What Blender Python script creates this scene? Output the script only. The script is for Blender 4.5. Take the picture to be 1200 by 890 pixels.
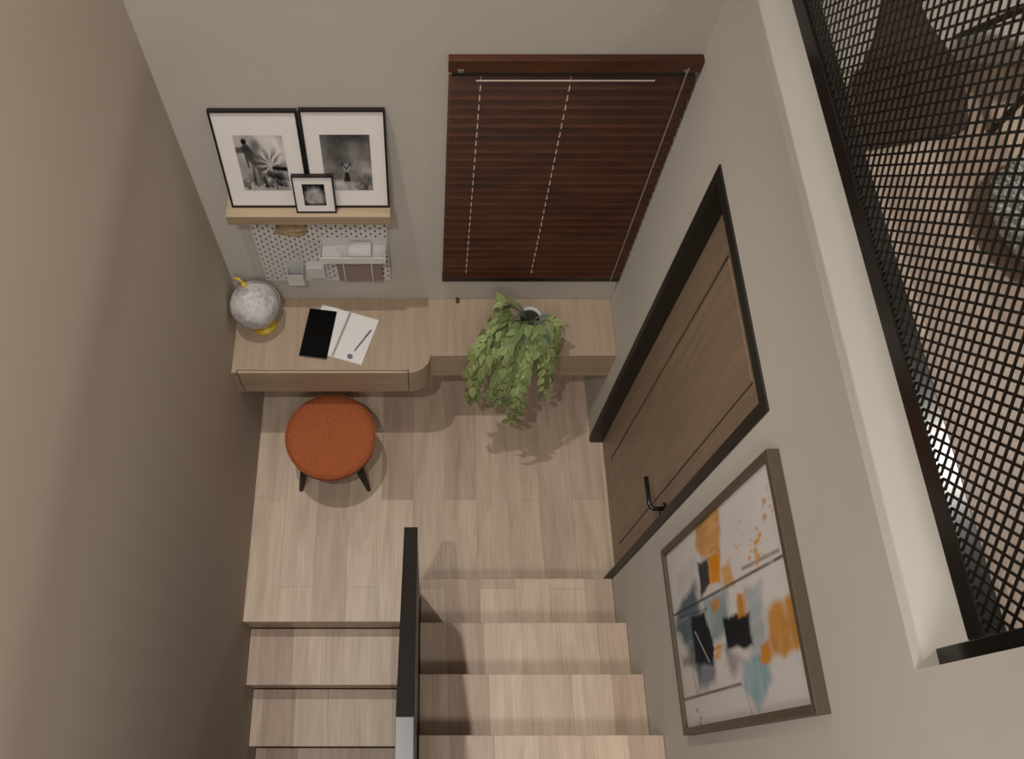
import bpy, bmesh, math, random
import numpy as np
from mathutils import Vector, Matrix
for o in list(bpy.data.objects): bpy.data.objects.remove(o)
SC = bpy.context.scene
COL = SC.collection
random.seed(7)

# ------------------------------------------------------------------ camera
cam_d = bpy.data.cameras.new('camera'); cam = bpy.data.objects.new('camera', cam_d); COL.objects.link(cam)
R_ = Vector((1.0, 0.0, 0.0))
U_ = Vector((0.0, 0.90037147, 0.43512207))
F_ = Vector((0.0, 0.43512207, -0.90037147))
M = Matrix(((R_.x, U_.x, -F_.x, 0.92178), (R_.y, U_.y, -F_.y, -2.1237), (R_.z, U_.z, -F_.z, 4.24289), (0, 0, 0, 1)))
cam.matrix_world = M
cam_d.sensor_fit = 'HORIZONTAL'; cam_d.sensor_width = 36.0
cam_d.lens = 965.337 * 36.0 / 1200.0
cam_d.shift_x = 100.0 / 1200.0      # the photograph is cropped: its vanishing point lies left of the middle
cam_d.clip_start = 0.02
SC.camera = cam

# ------------------------------------------------------------------ world, lights, exposure
wd = bpy.data.worlds.new('world'); SC.world = wd; wd.use_nodes = True
wd.node_tree.nodes['Background'].inputs[0].default_value = (0.9, 0.92, 1, 1)
wd.node_tree.nodes['Background'].inputs[1].default_value = 0.05
SC.view_settings.view_transform = 'Standard'; SC.view_settings.look = 'None'
SC.view_settings.gamma = 1.0; SC.view_settings.use_curve_mapping = False
SC.view_settings.exposure = -0.04
CEIL = 4.78
def disk_light(name, loc, size, power, col):
    l = bpy.data.lights.new(name, 'AREA'); l.shape = 'DISK'; l.size = size; l.energy = power; l.color = col
    o = bpy.data.objects.new(name, l); COL.objects.link(o); o.location = loc
    return o
WARM = (1.0, 0.945, 0.875)
def spot_light(name, loc, radius, power, col, cone, blend):
    l = bpy.data.lights.new(name, 'SPOT'); l.shadow_soft_size = radius; l.energy = power; l.color = col; l.spot_size = math.radians(cone); l.spot_blend = blend
    o = bpy.data.objects.new(name, l); COL.objects.link(o); o.location = loc
    return o
spot_light('landing_lamp_light', (0.20, -0.46, CEIL - 0.045), 0.03, 155, WARM, 88, 0.6)
spot_light('stair_lamp_light', (0.43, -2.08, CEIL - 0.045), 0.03, 125, WARM, 90, 0.6)
disk_light('upper_room_light', (3.25, -0.85, CEIL - 0.035), 0.16, 24, (1.0, 0.95, 0.89))
pl_ = bpy.data.lights.new('ceiling_fill_light', 'AREA'); pl_.shape = 'RECTANGLE'; pl_.size = 0.8; pl_.size_y = 0.6; pl_.energy = 34; pl_.color = (1.0, 0.95, 0.90)
po_ = bpy.data.objects.new('ceiling_fill_light', pl_); COL.objects.link(po_); po_.location = (0.95, -3.35, CEIL - 0.03)  # added soft fill light on the ceiling behind the camera

# ------------------------------------------------------------------ materials
def nmat(name):
    m = bpy.data.materials.new(name); m.use_nodes = True
    nt = m.node_tree; b = nt.nodes['Principled BSDF']
    return m, nt, b
def N(nt, t, **kw):
    n = nt.nodes.new(t)
    for k, v in kw.items(): setattr(n, k, v)
    return n
def coords(nt, scale=(1, 1, 1), rot=(0, 0, 0)):
    tc = N(nt, 'ShaderNodeTexCoord'); mp = N(nt, 'ShaderNodeMapping')
    mp.inputs['Scale'].default_value = scale; mp.inputs['Rotation'].default_value = rot
    nt.links.new(tc.outputs['Object'], mp.inputs['Vector'])
    return mp.outputs['Vector']
def ramp(nt, stops):
    r = N(nt, 'ShaderNodeValToRGB'); cr = r.color_ramp
    while len(cr.elements) < len(stops): cr.elements.new(0.5)
    for e, (p, c) in zip(cr.elements, stops): e.position = p; e.color = (*c, 1)
    return r
def s2l(c):
    return tuple(((x / 255) / 12.92 if x / 255 <= 0.04045 else ((x / 255 + 0.055) / 1.055) ** 2.4) for x in c)
def plain(name, col, rough=0.5, metal=0.0, var=0.06, scale=40, bump=0.0, coat=0.0):
    m, nt, b = nmat(name)
    v = coords(nt)
    no = N(nt, 'ShaderNodeTexNoise'); no.inputs['Scale'].default_value = scale; no.inputs['Detail'].default_value = 4
    nt.links.new(v, no.inputs['Vector'])
    r = ramp(nt, [(0.25, tuple(x * (1 - var) for x in col)), (0.75, tuple(min(1, x * (1 + var)) for x in col))])
    nt.links.new(no.outputs['Fac'], r.inputs['Fac']); nt.links.new(r.outputs['Color'], b.inputs['Base Color'])
    b.inputs['Roughness'].default_value = rough; b.inputs['Metallic'].default_value = metal
    b.inputs['Coat Weight'].default_value = coat
    if bump:
        bp = N(nt, 'ShaderNodeBump'); bp.inputs['Strength'].default_value = bump; bp.inputs['Distance'].default_value = 0.002
        nt.links.new(no.outputs['Fac'], bp.inputs['Height']); nt.links.new(bp.outputs['Normal'], b.inputs['Normal'])
    return m
def wood(name, c1, c2, axis='x', rough=0.45, freq=40, stretch=12, dist=0.6, contrast=(0.3, 0.7)):
    m, nt, b = nmat(name)
    sc = [freq, freq, freq]; sc['xyz'.index(axis)] = freq / stretch
    v = coords(nt, tuple(sc))
    no = N(nt, 'ShaderNodeTexNoise'); no.inputs['Scale'].default_value = 1.0; no.inputs['Detail'].default_value = 6
    no.inputs['Distortion'].default_value = dist
    nt.links.new(v, no.inputs['Vector'])
    r = ramp(nt, [(contrast[0], c1), (contrast[1], c2)])
    nt.links.new(no.outputs['Fac'], r.inputs['Fac'])
    sc2 = [freq * 5] * 3; sc2['xyz'.index(axis)] = freq / stretch
    v2 = coords(nt, tuple(sc2))
    n2 = N(nt, 'ShaderNodeTexNoise'); n2.inputs['Scale'].default_value = 1.0; n2.inputs['Detail'].default_value = 3
    nt.links.new(v2, n2.inputs['Vector'])
    mx = N(nt, 'ShaderNodeMix', data_type='RGBA', blend_type='MULTIPLY')
    r2 = ramp(nt, [(0.3, (0.80, 0.80, 0.80)), (0.65, (1, 1, 1))])
    nt.links.new(n2.outputs['Fac'], r2.inputs['Fac'])
    mx.inputs[0].default_value = 0.6
    nt.links.new(r.outputs['Color'], mx.inputs[6]); nt.links.new(r2.outputs['Color'], mx.inputs[7])
    nt.links.new(mx.outputs[2], b.inputs['Base Color'])
    b.inputs['Roughness'].default_value = rough
    return m
def planks(name, ca, cb, seam, width=0.17, length=1.25, rough=0.42, off=0.37):
    """oak boards running along world Y"""
    m, nt, b = nmat(name)
    v = coords(nt, (1, 1, 1), (0, 0, math.radians(90)))
    br = N(nt, 'ShaderNodeTexBrick'); br.offset = off; br.offset_frequency = 2
    br.inputs['Color1'].default_value = (*ca, 1); br.inputs['Color2'].default_value = (*cb, 1); br.inputs['Mortar'].default_value = (*seam, 1)
    br.inputs['Scale'].default_value = 1; br.inputs['Mortar Size'].default_value = 0.0011; br.inputs['Mortar Smooth'].default_value = 0.3
    br.inputs['Brick Width'].default_value = length; br.inputs['Row Height'].default_value = width; br.inputs['Bias'].default_value = -0.1
    nt.links.new(v, br.inputs['Vector'])
    v2 = coords(nt, (13, 1.5, 13)); no = N(nt, 'ShaderNodeTexNoise'); no.inputs['Scale'].default_value = 1; no.inputs['Detail'].default_value = 7; no.inputs['Distortion'].default_value = 1.0
    nt.links.new(v2, no.inputs['Vector'])
    r = ramp(nt, [(0.30, (0.80, 0.77, 0.74)), (0.62, (1.05, 1.05, 1.05))]); nt.links.new(no.outputs['Fac'], r.inputs['Fac'])
    v3 = coords(nt, (160, 5, 160)); n3 = N(nt, 'ShaderNodeTexNoise'); n3.inputs['Scale'].default_value = 1; n3.inputs['Detail'].default_value = 3
    nt.links.new(v3, n3.inputs['Vector'])
    r3 = ramp(nt, [(0.3, (0.88, 0.87, 0.86)), (0.65, (1.03, 1.03, 1.03))]); nt.links.new(n3.outputs['Fac'], r3.inputs['Fac'])
    m1 = N(nt, 'ShaderNodeMix', data_type='RGBA', blend_type='MULTIPLY'); m1.inputs[0].default_value = 1
    m2 = N(nt, 'ShaderNodeMix', data_type='RGBA', blend_type='MULTIPLY'); m2.inputs[0].default_value = 1
    nt.links.new(br.outputs['Color'], m1.inputs[6]); nt.links.new(r.outputs['Color'], m1.inputs[7])
    nt.links.new(m1.outputs[2], m2.inputs[6]); nt.links.new(r3.outputs['Color'], m2.inputs[7])
    nt.links.new(m2.outputs[2], b.inputs['Base Color'])
    b.inputs['Roughness'].default_value = rough
    return m
def attr_mat(name, rough=0.6):
    m, nt, b = nmat(name)
    a = N(nt, 'ShaderNodeAttribute'); a.attribute_name = 'paint'
    nt.links.new(a.outputs['Color'], b.inputs['Base Color']); b.inputs['Roughness'].default_value = rough; b.inputs['Specular IOR Level'].default_value = 0.12
    return m
WALLC = (0.56, 0.535, 0.485)
M_wall = plain('wall_paint', WALLC, 0.85, var=0.015, scale=6)
M_ceil = plain('ceiling_paint', (0.75, 0.73, 0.70), 0.9, var=0.01)
M_floor = planks('oak_floor_boards', (0.70, 0.575, 0.455), (0.46, 0.34, 0.27), (0.45, 0.335, 0.265))
M_desk = wood('light_oak_veneer', (0.40, 0.30, 0.215), (0.475, 0.37, 0.27), 'y', 0.42, 30, 14)
M_deskx = wood('light_oak_veneer_front', (0.40, 0.30, 0.215), (0.475, 0.37, 0.27), 'x', 0.42, 30, 14)
M_shelf = wood('pale_oak', (0.38, 0.285, 0.185), (0.46, 0.355, 0.235), 'x', 0.5, 30, 14)
M_door = wood('brown_oak_door', (0.25, 0.175, 0.118), (0.315, 0.228, 0.157), 'z', 0.45, 30, 14)
M_blind = wood('chestnut_blind', (0.045, 0.013, 0.005), (0.095, 0.031, 0.0105), 'x', 0.38, 12, 5, 0.8)
M_walnut = wood('dark_walnut', (0.012, 0.008, 0.007), (0.022, 0.014, 0.011), 'z', 0.65, 30, 10)
M_dkwood = wood('brown_walnut', (0.045, 0.026, 0.016), (0.075, 0.045, 0.03), 'z', 0.5, 30, 10)
M_black = plain('black_metal', (0.012, 0.011, 0.0105), 0.42, 0.0, 0.1, 60)
M_blackg = plain('black_satin_metal', (0.016, 0.0135, 0.012), 0.2, 0.0, 0.1, 60)
M_frame_blk = plain('black_frame', (0.010, 0.008, 0.008), 0.45, 0, 0.1)
M_doorfr = plain('black_door_frame', (0.014, 0.012, 0.010), 0.5, 0, 0.1)
M_white = plain('white_lacquer', (0.72, 0.71, 0.71), 0.4, 0, 0.02)
M_mat = plain('white_mat_board', (0.84, 0.81, 0.80), 0.8, 0, 0.015)
M_paper = plain('white_paper', (0.80, 0.80, 0.80), 0.8, 0, 0.02, 60)
M_steel = plain('light_grey_steel', (0.10, 0.10, 0.107), 0.35, 0.15, 0.03, 20)
M_screen = plain('black_glass_screen', (0.0015, 0.0015, 0.002), 0.35, 0, 0.1)
M_screen.node_tree.nodes['Principled BSDF'].inputs['Specular IOR Level'].default_value = 0.15
M_grey = plain('grey_metal', (0.20, 0.20, 0.21), 0.4, 0.3, 0.1)
M_yellow = plain('yellow_enamel', (0.60, 0.42, 0.03), 0.35, 0, 0.08)
M_card = plain('brown_pink_card', (0.30, 0.225, 0.19), 0.7, 0, 0.06)
M_tan = plain('tan_wicker', (0.42, 0.31, 0.18), 0.7, 0, 0.35, 90, 0.5)
M_artfr = plain('bronze_brown_frame', (0.088, 0.066, 0.043), 0.5, 0, 0.08)
M_cord = plain('white_cord', (0.75, 0.72, 0.66), 0.7, 0, 0.05)
M_wand = plain('grey_cord', (0.26, 0.24, 0.22), 0.5, 0, 0.05)
M_glass, nt_, b_ = nmat('window_glass'); b_.inputs['Base Color'].default_value = (0.02, 0.025, 0.03, 1); b_.inputs['Roughness'].default_value = 0.05
M_print = attr_mat('printed_picture', 0.7)
M_leaf = attr_mat('leaf_green', 0.45)
M_stemg = plain('stem_green', (0.10, 0.14, 0.06), 0.5, 0, 0.15)
M_strap = plain('blue_grey_leaf', (0.16, 0.21, 0.17), 0.45, 0, 0.15)
M_pot = plain('pale_grey_ceramic', (0.55, 0.55, 0.56), 0.35, 0, 0.04)
M_soil = plain('dark_soil', (0.03, 0.024, 0.018), 0.95, 0, 0.4, 120, 0.6)
M_rug = plain('pale_wool_rug', (0.56, 0.53, 0.48), 0.95, 0, 0.12, 90, 0.6)
M_dkbrown = plain('dark_brown_matte', (0.075, 0.043, 0.028), 0.8, 0, 0.3, 14, 0.3)
M_fluff = plain('fluffy_white_wool', (0.55, 0.56, 0.55), 0.95, 0, 0.45, 38, 0.8)
M_fluffd = plain('fluffy_grey_wool', (0.22, 0.22, 0.22), 0.95, 0, 0.2, 60, 0.8)
# orange woven fabric
M_orange, nt_, b_ = nmat('burnt_orange_fabric')
v_ = coords(nt_, (220, 60, 220)); n_ = N(nt_, 'ShaderNodeTexNoise'); n_.inputs['Scale'].default_value = 1; n_.inputs['Detail'].default_value = 4
nt_.links.new(v_, n_.inputs['Vector']); r_ = ramp(nt_, [(0.3, (0.33, 0.085, 0.028)), (0.7, (0.46, 0.125, 0.042))])
nt_.links.new(n_.outputs['Fac'], r_.inputs['Fac']); nt_.links.new(r_.outputs['Color'], b_.inputs['Base Color'])
b_.inputs['Roughness'].default_value = 0.9
bp_ = N(nt_, 'ShaderNodeBump'); bp_.inputs['Strength'].default_value = 0.4; bp_.inputs['Distance'].default_value = 0.002
nt_.links.new(n_.outputs['Fac'], bp_.inputs['Height']); nt_.links.new(bp_.outputs['Normal'], b_.inputs['Normal'])
# speckled globe
M_globe, nt_, b_ = nmat('grey_mottled_globe')
v_ = coords(nt_, (14, 14, 14)); n_ = N(nt_, 'ShaderNodeTexNoise'); n_.inputs['Scale'].default_value = 1; n_.inputs['Detail'].default_value = 9; n_.inputs['Roughness'].default_value = 0.7
nt_.links.new(v_, n_.inputs['Vector']); r_ = ramp(nt_, [(0.38, (0.30, 0.30, 0.31)), (0.5, (0.52, 0.51, 0.51)), (0.6, (0.66, 0.65, 0.64))])
nt_.links.new(n_.outputs['Fac'], r_.inputs['Fac']); nt_.links.new(r_.outputs['Color'], b_.inputs['Base Color']); b_.inputs['Roughness'].default_value = 0.55
M_clear, nt_, b_ = nmat('clear_plastic_ring'); b_.inputs['Base Color'].default_value = (0.75, 0.75, 0.70, 1); b_.inputs['Roughness'].default_value = 0.12
b_.inputs['Transmission Weight'].default_value = 0.75; b_.inputs['IOR'].default_value = 1.3
M_lamp, nt_, b_ = nmat('lamp_diffuser'); b_.inputs['Emission Color'].default_value = (1, 0.9, 0.78, 1); b_.inputs['Emission Strength'].default_value = 1.5

# ------------------------------------------------------------------ mesh helpers
def BM(): return bmesh.new()
def box(bm, x0, x1, y0, y1, z0, z1, mat=None):
    vs = [Vector((x, y, z)) for x in (x0, x1) for y in (y0, y1) for z in (z0, z1)]
    if mat is not None: vs = [mat @ v for v in vs]
    v = [bm.verts.new(p) for p in vs]
    for f in ((0, 1, 3, 2), (4, 6, 7, 5), (0, 4, 5, 1), (2, 3, 7, 6), (0, 2, 6, 4), (1, 5, 7, 3)): bm.faces.new([v[i] for i in f])
def prism(bm, poly, z0, z1, mat=None):
    a = [Vector((x, y, z0)) for x, y in poly]; b = [Vector((x, y, z1)) for x, y in poly]
    if mat is not None: a = [mat @ p for p in a]; b = [mat @ p for p in b]
    va = [bm.verts.new(p) for p in a]; vb = [bm.verts.new(p) for p in b]
    n = len(poly)
    bm.faces.new(list(reversed(va))); bm.faces.new(vb)
    for i in range(n): bm.faces.new([va[i], va[(i + 1) % n], vb[(i + 1) % n], vb[i]])
def prism_x(bm, poly_yz, x0, x1):
    va = [bm.verts.new((x0, y, z)) for y, z in poly_yz]; vb = [bm.verts.new((x1, y, z)) for y, z in poly_yz]
    n = len(poly_yz)
    bm.faces.new(va); bm.faces.new(list(reversed(vb)))
    for i in range(n): bm.faces.new([va[(i + 1) % n], va[i], vb[i], vb[(i + 1) % n]])
def tube(bm, pts, r, n=8, caps=True):
    pts = [Vector(p) for p in pts]; rings = []
    rr = r if isinstance(r, (list, tuple)) else [r] * len(pts)
    prev = None
    for i, p in enumerate(pts):
        t = (pts[min(i + 1, len(pts) - 1)] - pts[max(i - 1, 0)]).normalized()
        a = prev if prev is not None else (Vector((0, 0, 1)) if abs(t.z) < 0.9 else Vector((1, 0, 0)))
        a = (a - t * a.dot(t)).normalized(); b = t.cross(a); prev = a
        rings.append([bm.verts.new(p + (a * math.cos(2 * math.pi * k / n) + b * math.sin(2 * math.pi * k / n)) * rr[i]) for k in range(n)])
    for A, B in zip(rings[:-1], rings[1:]):
        for k in range(n): bm.faces.new([A[k], A[(k + 1) % n], B[(k + 1) % n], B[k]])
    if caps: bm.faces.new(list(reversed(rings[0]))); bm.faces.new(rings[-1])
def lathe(bm, prof, c=(0, 0, 0), n=48):
    rings = []
    for r, z in prof:
        if r < 1e-6: rings.append([bm.verts.new((c[0], c[1], c[2] + z))])
        else: rings.append([bm.verts.new((c[0] + r * math.cos(2 * math.pi * k / n), c[1] + r * math.sin(2 * math.pi * k / n), c[2] + z)) for k in range(n)])
    for A, B in zip(rings[:-1], rings[1:]):
        for k in range(n):
            k2 = (k + 1) % n
            if len(A) == 1 and len(B) == 1: continue
            if len(A) == 1: bm.faces.new([A[0], B[k2], B[k]])
            elif len(B) == 1: bm.faces.new([A[k], A[k2], B[0]])
            else: bm.faces.new([A[k], A[k2], B[k2], B[k]])
def rootloc(o):
    p = Vector((0, 0, 0))
    while o is not None: p = p + o.location; o = o.parent
    return p
def obj(name, bm, mat, parent=None, base=None, smooth=False, bevel=0.0, seg=2):
    """meshes are written in world coordinates; the object's origin sits at its base"""
    org = rootloc(parent) if parent is not None else Vector(base or (0, 0, 0))
    bmesh.ops.recalc_face_normals(bm, faces=bm.faces)
    bmesh.ops.translate(bm, verts=bm.verts, vec=-org)
    me = bpy.data.meshes.new(name); bm.to_mesh(me); bm.free()
    o = bpy.data.objects.new(name, me); COL.objects.link(o)
    me.materials.append(mat)
    if smooth:
        for p in me.polygons: p.use_smooth = True
    if parent is not None: o.parent = parent
    else: o.location = org
    if bevel:
        b = o.modifiers.new('bevel', 'BEVEL'); b.width = bevel; b.segments = seg; b.limit_method = 'ANGLE'; b.angle_limit = math.radians(40)
    return o
def tag(o, label, cat, group=None):
    o['label'] = label; o['category'] = cat
    if group: o['group'] = group
    return o
def thing(name, label, cat, loc, group=None):
    o = bpy.data.objects.new(name, None); COL.objects.link(o); o.location = loc; o.empty_display_size = 0.05
    return tag(o, label, cat, group)
def struct(name, bm, mat, label=None, cat=None, **kw):
    o = obj(name, bm, mat, **kw)
    if kw.get('parent') is None:
        o['kind'] = 'structure'
        if label: o['label'] = label
        if cat: o['category'] = cat
    return o
def painted(name, parent, O, A, B, nx, ny, fn, mat, thick=None):
    """a flat picture: grid of faces with its own colours. O corner, A and B edge vectors"""
    O, A, B = Vector(O), Vector(A), Vector(B); org = rootloc(parent)
    xs = np.linspace(0, 1, nx + 1); ys = np.linspace(0, 1, ny + 1)
    verts = [tuple(O + A * x + B * y - org) for y in ys for x in xs]
    faces = [(j * (nx + 1) + i, j * (nx + 1) + i + 1, (j + 1) * (nx + 1) + i + 1, (j + 1) * (nx + 1) + i) for j in range(ny) for i in range(nx)]
    me = bpy.data.meshes.new(name); me.from_pydata(verts, [], faces)
    X, Y = np.meshgrid(xs, ys); c = np.clip(fn(X, Y), 0, 1)
    c = np.concatenate([c, np.ones(c.shape[:2] + (1,))], 2).reshape(-1)
    at = me.color_attributes.new('paint', 'FLOAT_COLOR', 'POINT'); at.data.foreach_set('color', c.astype(np.float32))
    o = bpy.data.objects.new(name, me); COL.objects.link(o); o.parent = parent; me.materials.append(mat)
    return o

# ------------------------------------------------------------------ the setting
W = 1.826; UP = 2.635
b = BM(); box(b, -0.15, 0, -5.0, 0.15, -2.0, CEIL); struct('wall_left', b, plain('left_wall_taupe', (0.47, 0.40, 0.335), 0.85, var=0.015, scale=6), 'plain greige stairwell wall left of the desk', 'wall')  # darker, browner base colour than the other walls
# back wall with the window opening
wx0, wx1, wz0, wz1 = 1.01, 1.79, 1.00, 2.25
b = BM()
box(b, 0, wx0, 0, 0.15, -2, CEIL); box(b, wx1, 6.0, 0, 0.15, -2, CEIL); box(b, wx0, wx1, 0, 0.15, -2, wz0); box(b, wx0, wx1, 0, 0.15, wz1, CEIL)
struct('wall_back', b, M_wall, 'plain greige wall behind the desk, shelf and blind', 'wall')
# right wall with the door opening, up to the ledge of the opening, solid again beyond it
dy0, dy1, dz = -1.252, -0.425, 2.2525; JY = -1.945
b = BM()
box(b, W, W + 0.15, dy1, 0, -2, UP); box(b, W, W + 0.15, JY, dy0, -2, UP); box(b, W, W + 0.15, dy0, dy1, dz, UP); box(b, W, W + 0.15, dy0, dy1, -2, -0.05)
box(b, W, W + 0.15, -5.0, JY, -2, CEIL)
struct('wall_right', b, M_wall, 'plain greige wall with the door, the painting and the ledge under the mesh', 'wall')
b = BM(); box(b, 0, 6.0, -5.15, -5.0, -2, CEIL); struct('wall_front', b, M_wall)
b = BM(); box(b, 5.0, 5.15, -5.0, 0, UP - 0.2, CEIL); struct('wall_upper', b, M_wall)
b = BM(); box(b, -0.15, 6.0, -5.15, 0.15, CEIL, CEIL + 0.1); struct('ceiling', b, M_ceil)
b = BM(); box(b, W + 0.15, 5.0, -5.0, 0, UP - 0.2, UP); struct('floor.001', b, M_floor, 'oak boards of the upper floor behind the black mesh', 'floor')
b = BM(); box(b, 0, W, -5.0, 0, -2.1, -2.0); struct('floor.002', b, M_floor)
# landing floor: full width behind, with the nosing over the flight going down on the left
SX_ = 1.891
b = BM(); prism(b, [(0, 0), (0, -1.4218), (0.866, -1.4218), (0.866, -1.30), (W, -1.30), (W, -1.225), (SX_ + 0.04, -1.225), (SX_ + 0.04, -0.45), (W, -0.45), (W, 0)], -0.04, 0.0)
struct('floor', b, M_floor, 'oak boards of the landing in front of the desk', 'floor', bevel=0.004)
# lower flight
st = thing('staircase', 'oak flight going down from the landing, left of the black balustrade', 'stairs', (0.4, -1.40, -0.21))
TL, RL = 0.2789, 0.2069
b = BM(); box(b, 0.002, 0.8395, -1.418, -1.403, -RL, -0.041); obj('stair_riser', b, M_floor, st)
for k in range(1, 7):
    yn = -1.4218 - k * TL; z = -k * RL
    b = BM(); box(b, 0.002, 0.8395, yn, yn + TL - 0.001, z - 0.035, z); obj('stair_tread', b, M_floor, st, bevel=0.003)
    b = BM(); box(b, 0.002, 0.8395, yn + 0.004, yn + 0.02, z - RL + 0.001, z - 0.035); obj('stair_riser', b, M_floor, st)
# upper flight
su = thing('staircase', 'oak flight going up from the landing, right of the black balustrade', 'stairs', (1.35, -1.30, 0))
TR, RR = 0.2426, 0.2069
for k in range(1, 13):
    yf = -1.2509 - (k - 1) * TR; z = k * RR
    b = BM(); box(b, 0.892, W - 0.002, yf - TR - 0.02, yf, z - 0.04, z); obj('stair_tread', b, M_floor, su, bevel=0.003)
    b = BM(); box(b, 0.892, W - 0.002, yf - 0.04, yf - 0.022, z - RR + 0.001, z - 0.04); obj('stair_riser', b, M_floor, su)

# window behind the blind
win = BM()
f = 0.035
box(win, wx0, wx1, 0.02, 0.09, wz0, wz0 + f); box(win, wx0, wx1, 0.02, 0.09, wz1 - f, wz1); box(win, wx0, wx0 + f, 0.02, 0.09, wz0, wz1); box(win, wx1 - f, wx1, 0.02, 0.09, wz0, wz1)
w1 = struct('window_1', win, M_doorfr, 'dark window behind the chestnut blind', 'window', base=(1.39, 0.05, wz0))
b = BM(); box(b, wx0 + f, wx1 - f, 0.05, 0.06, wz0 + f, wz1 - f); obj('pane', b, M_glass, w1)

# door
SX = 1.891
d1 = bpy.data.objects.new('door_1', None); COL.objects.link(d1); d1.location = (SX, -0.86, 0); d1['kind'] = 'structure'
d1['label'] = 'brown oak door in a black frame on the right wall'; d1['category'] = 'door'
b = BM()
box(b, W - 0.006, 1.96, dy1 - 0.035, dy1, 0, dz); box(b, W - 0.006, 1.96, dy0, dy0 + 0.042, 0, dz); box(b, W - 0.006, 1.96, dy0 + 0.042, dy1 - 0.035, dz - 0.045, dz)
obj('door_frame', b, M_doorfr, d1, bevel=0.002)
b = BM(); ya, yb = dy0 + 0.042, dy1 - 0.035
py0, py1, pz0, pz1 = -1.070, -0.608, 0.13, 2.035
box(b, SX, SX + 0.04, ya, py0, 0.0, dz - 0.045); box(b, SX, SX + 0.04, py1, yb, 0.0, dz - 0.045)
box(b, SX, SX + 0.04, py0, py1, 0.0, pz0); box(b, SX, SX + 0.04, py0, py1, pz1, dz - 0.045)
obj('door_leaf', b, M_door, d1)
b = BM(); g = 0.010
box(b, SX + 0.0015, SX + 0.03, py0 + g, py1 - g, pz0 + g, pz1 - g); obj('door_panel', b, M_door, d1, bevel=0.002)
b = BM(); box(b, SX + 0.0050, SX + 0.032, py0, py1, pz0, pz1); obj('panel_groove', b, plain('dark_groove', (0.05, 0.028, 0.014), 0.6), d1)
h = BM()
tube(h, [(SX + 0.005, -1.140, 1.00), (SX - 0.045, -1.140, 1.00), (SX - 0.056, -1.135, 1.00), (SX - 0.062, -1.123, 1.00), (SX - 0.062, -1.004, 1.00)], 0.0095, 12)
hd = obj('door_handle', h, M_blackg, d1, smooth=True)
b = BM(); tube(b, [(SX + 0.002, -1.140, 1.00), (SX - 0.012, -1.140, 1.00)], 0.026, 20); obj('rose', b, M_blackg, hd)
b = BM(); tube(b, [(SX + 0.002, -1.140, 0.92), (SX - 0.010, -1.140, 0.92)], 0.022, 20); obj('keyhole_plate', b, M_blackg, hd)

# ------------------------------------------------------------------ wall-mounted desk running into a shallower counter
ZT, ZB = 0.7648, 0.550
dk = thing('wall_desk', 'long light oak wall-hung desk with a drawer and a rounded corner under the blind', 'desk', (0.9, 0, ZB))
curve = [(0.834 + 0.105 * math.sin(a), -0.318 - 0.089 * math.cos(a)) for a in [math.radians(i * 7.5) for i in range(13)]]
b = BM(); prism(b, [(0.001, -0.001), (0.001, -0.4070)] + [(0.0240, -0.4070), (0.0240, -0.385), (0.837, -0.385), (0.837, -0.407)] + curve[1:] + [(0.942, -0.3165), (W - 0.001, -0.3165), (W - 0.001, -0.001)], ZB, ZT - 0.014)
obj('desk_body', b, M_deskx, dk)
b = BM(); prism(b, [(0.001, -0.001), (0.001, -0.4070), (0.0240, -0.4070), (0.0240, -0.392), (0.8365, -0.392), (0.8365, -0.4070)] + curve[1:] + [(0.942, -0.3165), (W - 0.001, -0.3165), (W - 0.001, -0.001)], ZT - 0.014, ZT)
obj('desk_top', b, M_desk, dk, bevel=0.0015)
b = BM(); box(b, 0.0275, 0.8335, -0.4080, -0.3935, ZB + 0.004, ZT - 0.001); obj('drawer', b, M_deskx, dk, bevel=0.004)

# ------------------------------------------------------------------ picture shelf and pictures
sh = BM(); box(sh, 0.126, 0.778, -0.13, -0.001, 1.541, 1.594)
tag(obj('picture_shelf', sh, M_shelf, base=(0.45, -0.06, 1.541), bevel=0.002), 'pale oak ledge on the back wall carrying three black framed pictures', 'shelf')
def lean_frame(name, label, x0, x1, yb, yt, z0, hgt, bar, win, fn, skew=0.0, nx=90, ny=110):
    """black framed picture leaning back against what is behind it; win = (l, r, b, t) picture rectangle as fractions"""
    t = thing(name, label, 'picture', ((x0 + x1) / 2, yb, z0), 'black framed pictures on the oak ledge')
    dy = yt - yb; dzz = math.sqrt(max(hgt * hgt - dy * dy, 0))
    up = Vector((0, dy, dzz)).normalized(); nrm = Vector((0, -dzz, dy)).normalized(); ax = Vector((1, 0, 0))
    Mx = Matrix(((1, -nrm.x, up.x, x0), (0, -nrm.y, up.y, yb), (0, -nrm.z, up.z, z0), (0, 0, 0, 1)))   # local: x right, y backwards, z up
    w = x1 - x0
    b = BM(); d = 0.018
    box(b, 0, w, 0, d, 0, bar, Mx); box(b, 0, w, 0, d, hgt - bar, hgt, Mx); box(b, 0, bar, 0, d, bar, hgt - bar, Mx); box(b, w - bar, w, 0, d, bar, hgt - bar, Mx)
    obj('frame', b, M_frame_blk, t)
    b = BM(); box(b, bar, w - bar, 0.006, d - 0.002, bar, hgt - bar, Mx); obj('mat_board', b, M_mat, t)
    O = Mx @ Vector((win[0] * w, 0.0050, win[2] * hgt)); A = Vector((1, 0, 0)) * (win[1] - win[0]) * w; B = up * (win[3] - win[2]) * hgt
    painted('print', t, O, A, B, nx, ny, fn, M_print)
    return t
rng = np.random.RandomState(3)
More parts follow.
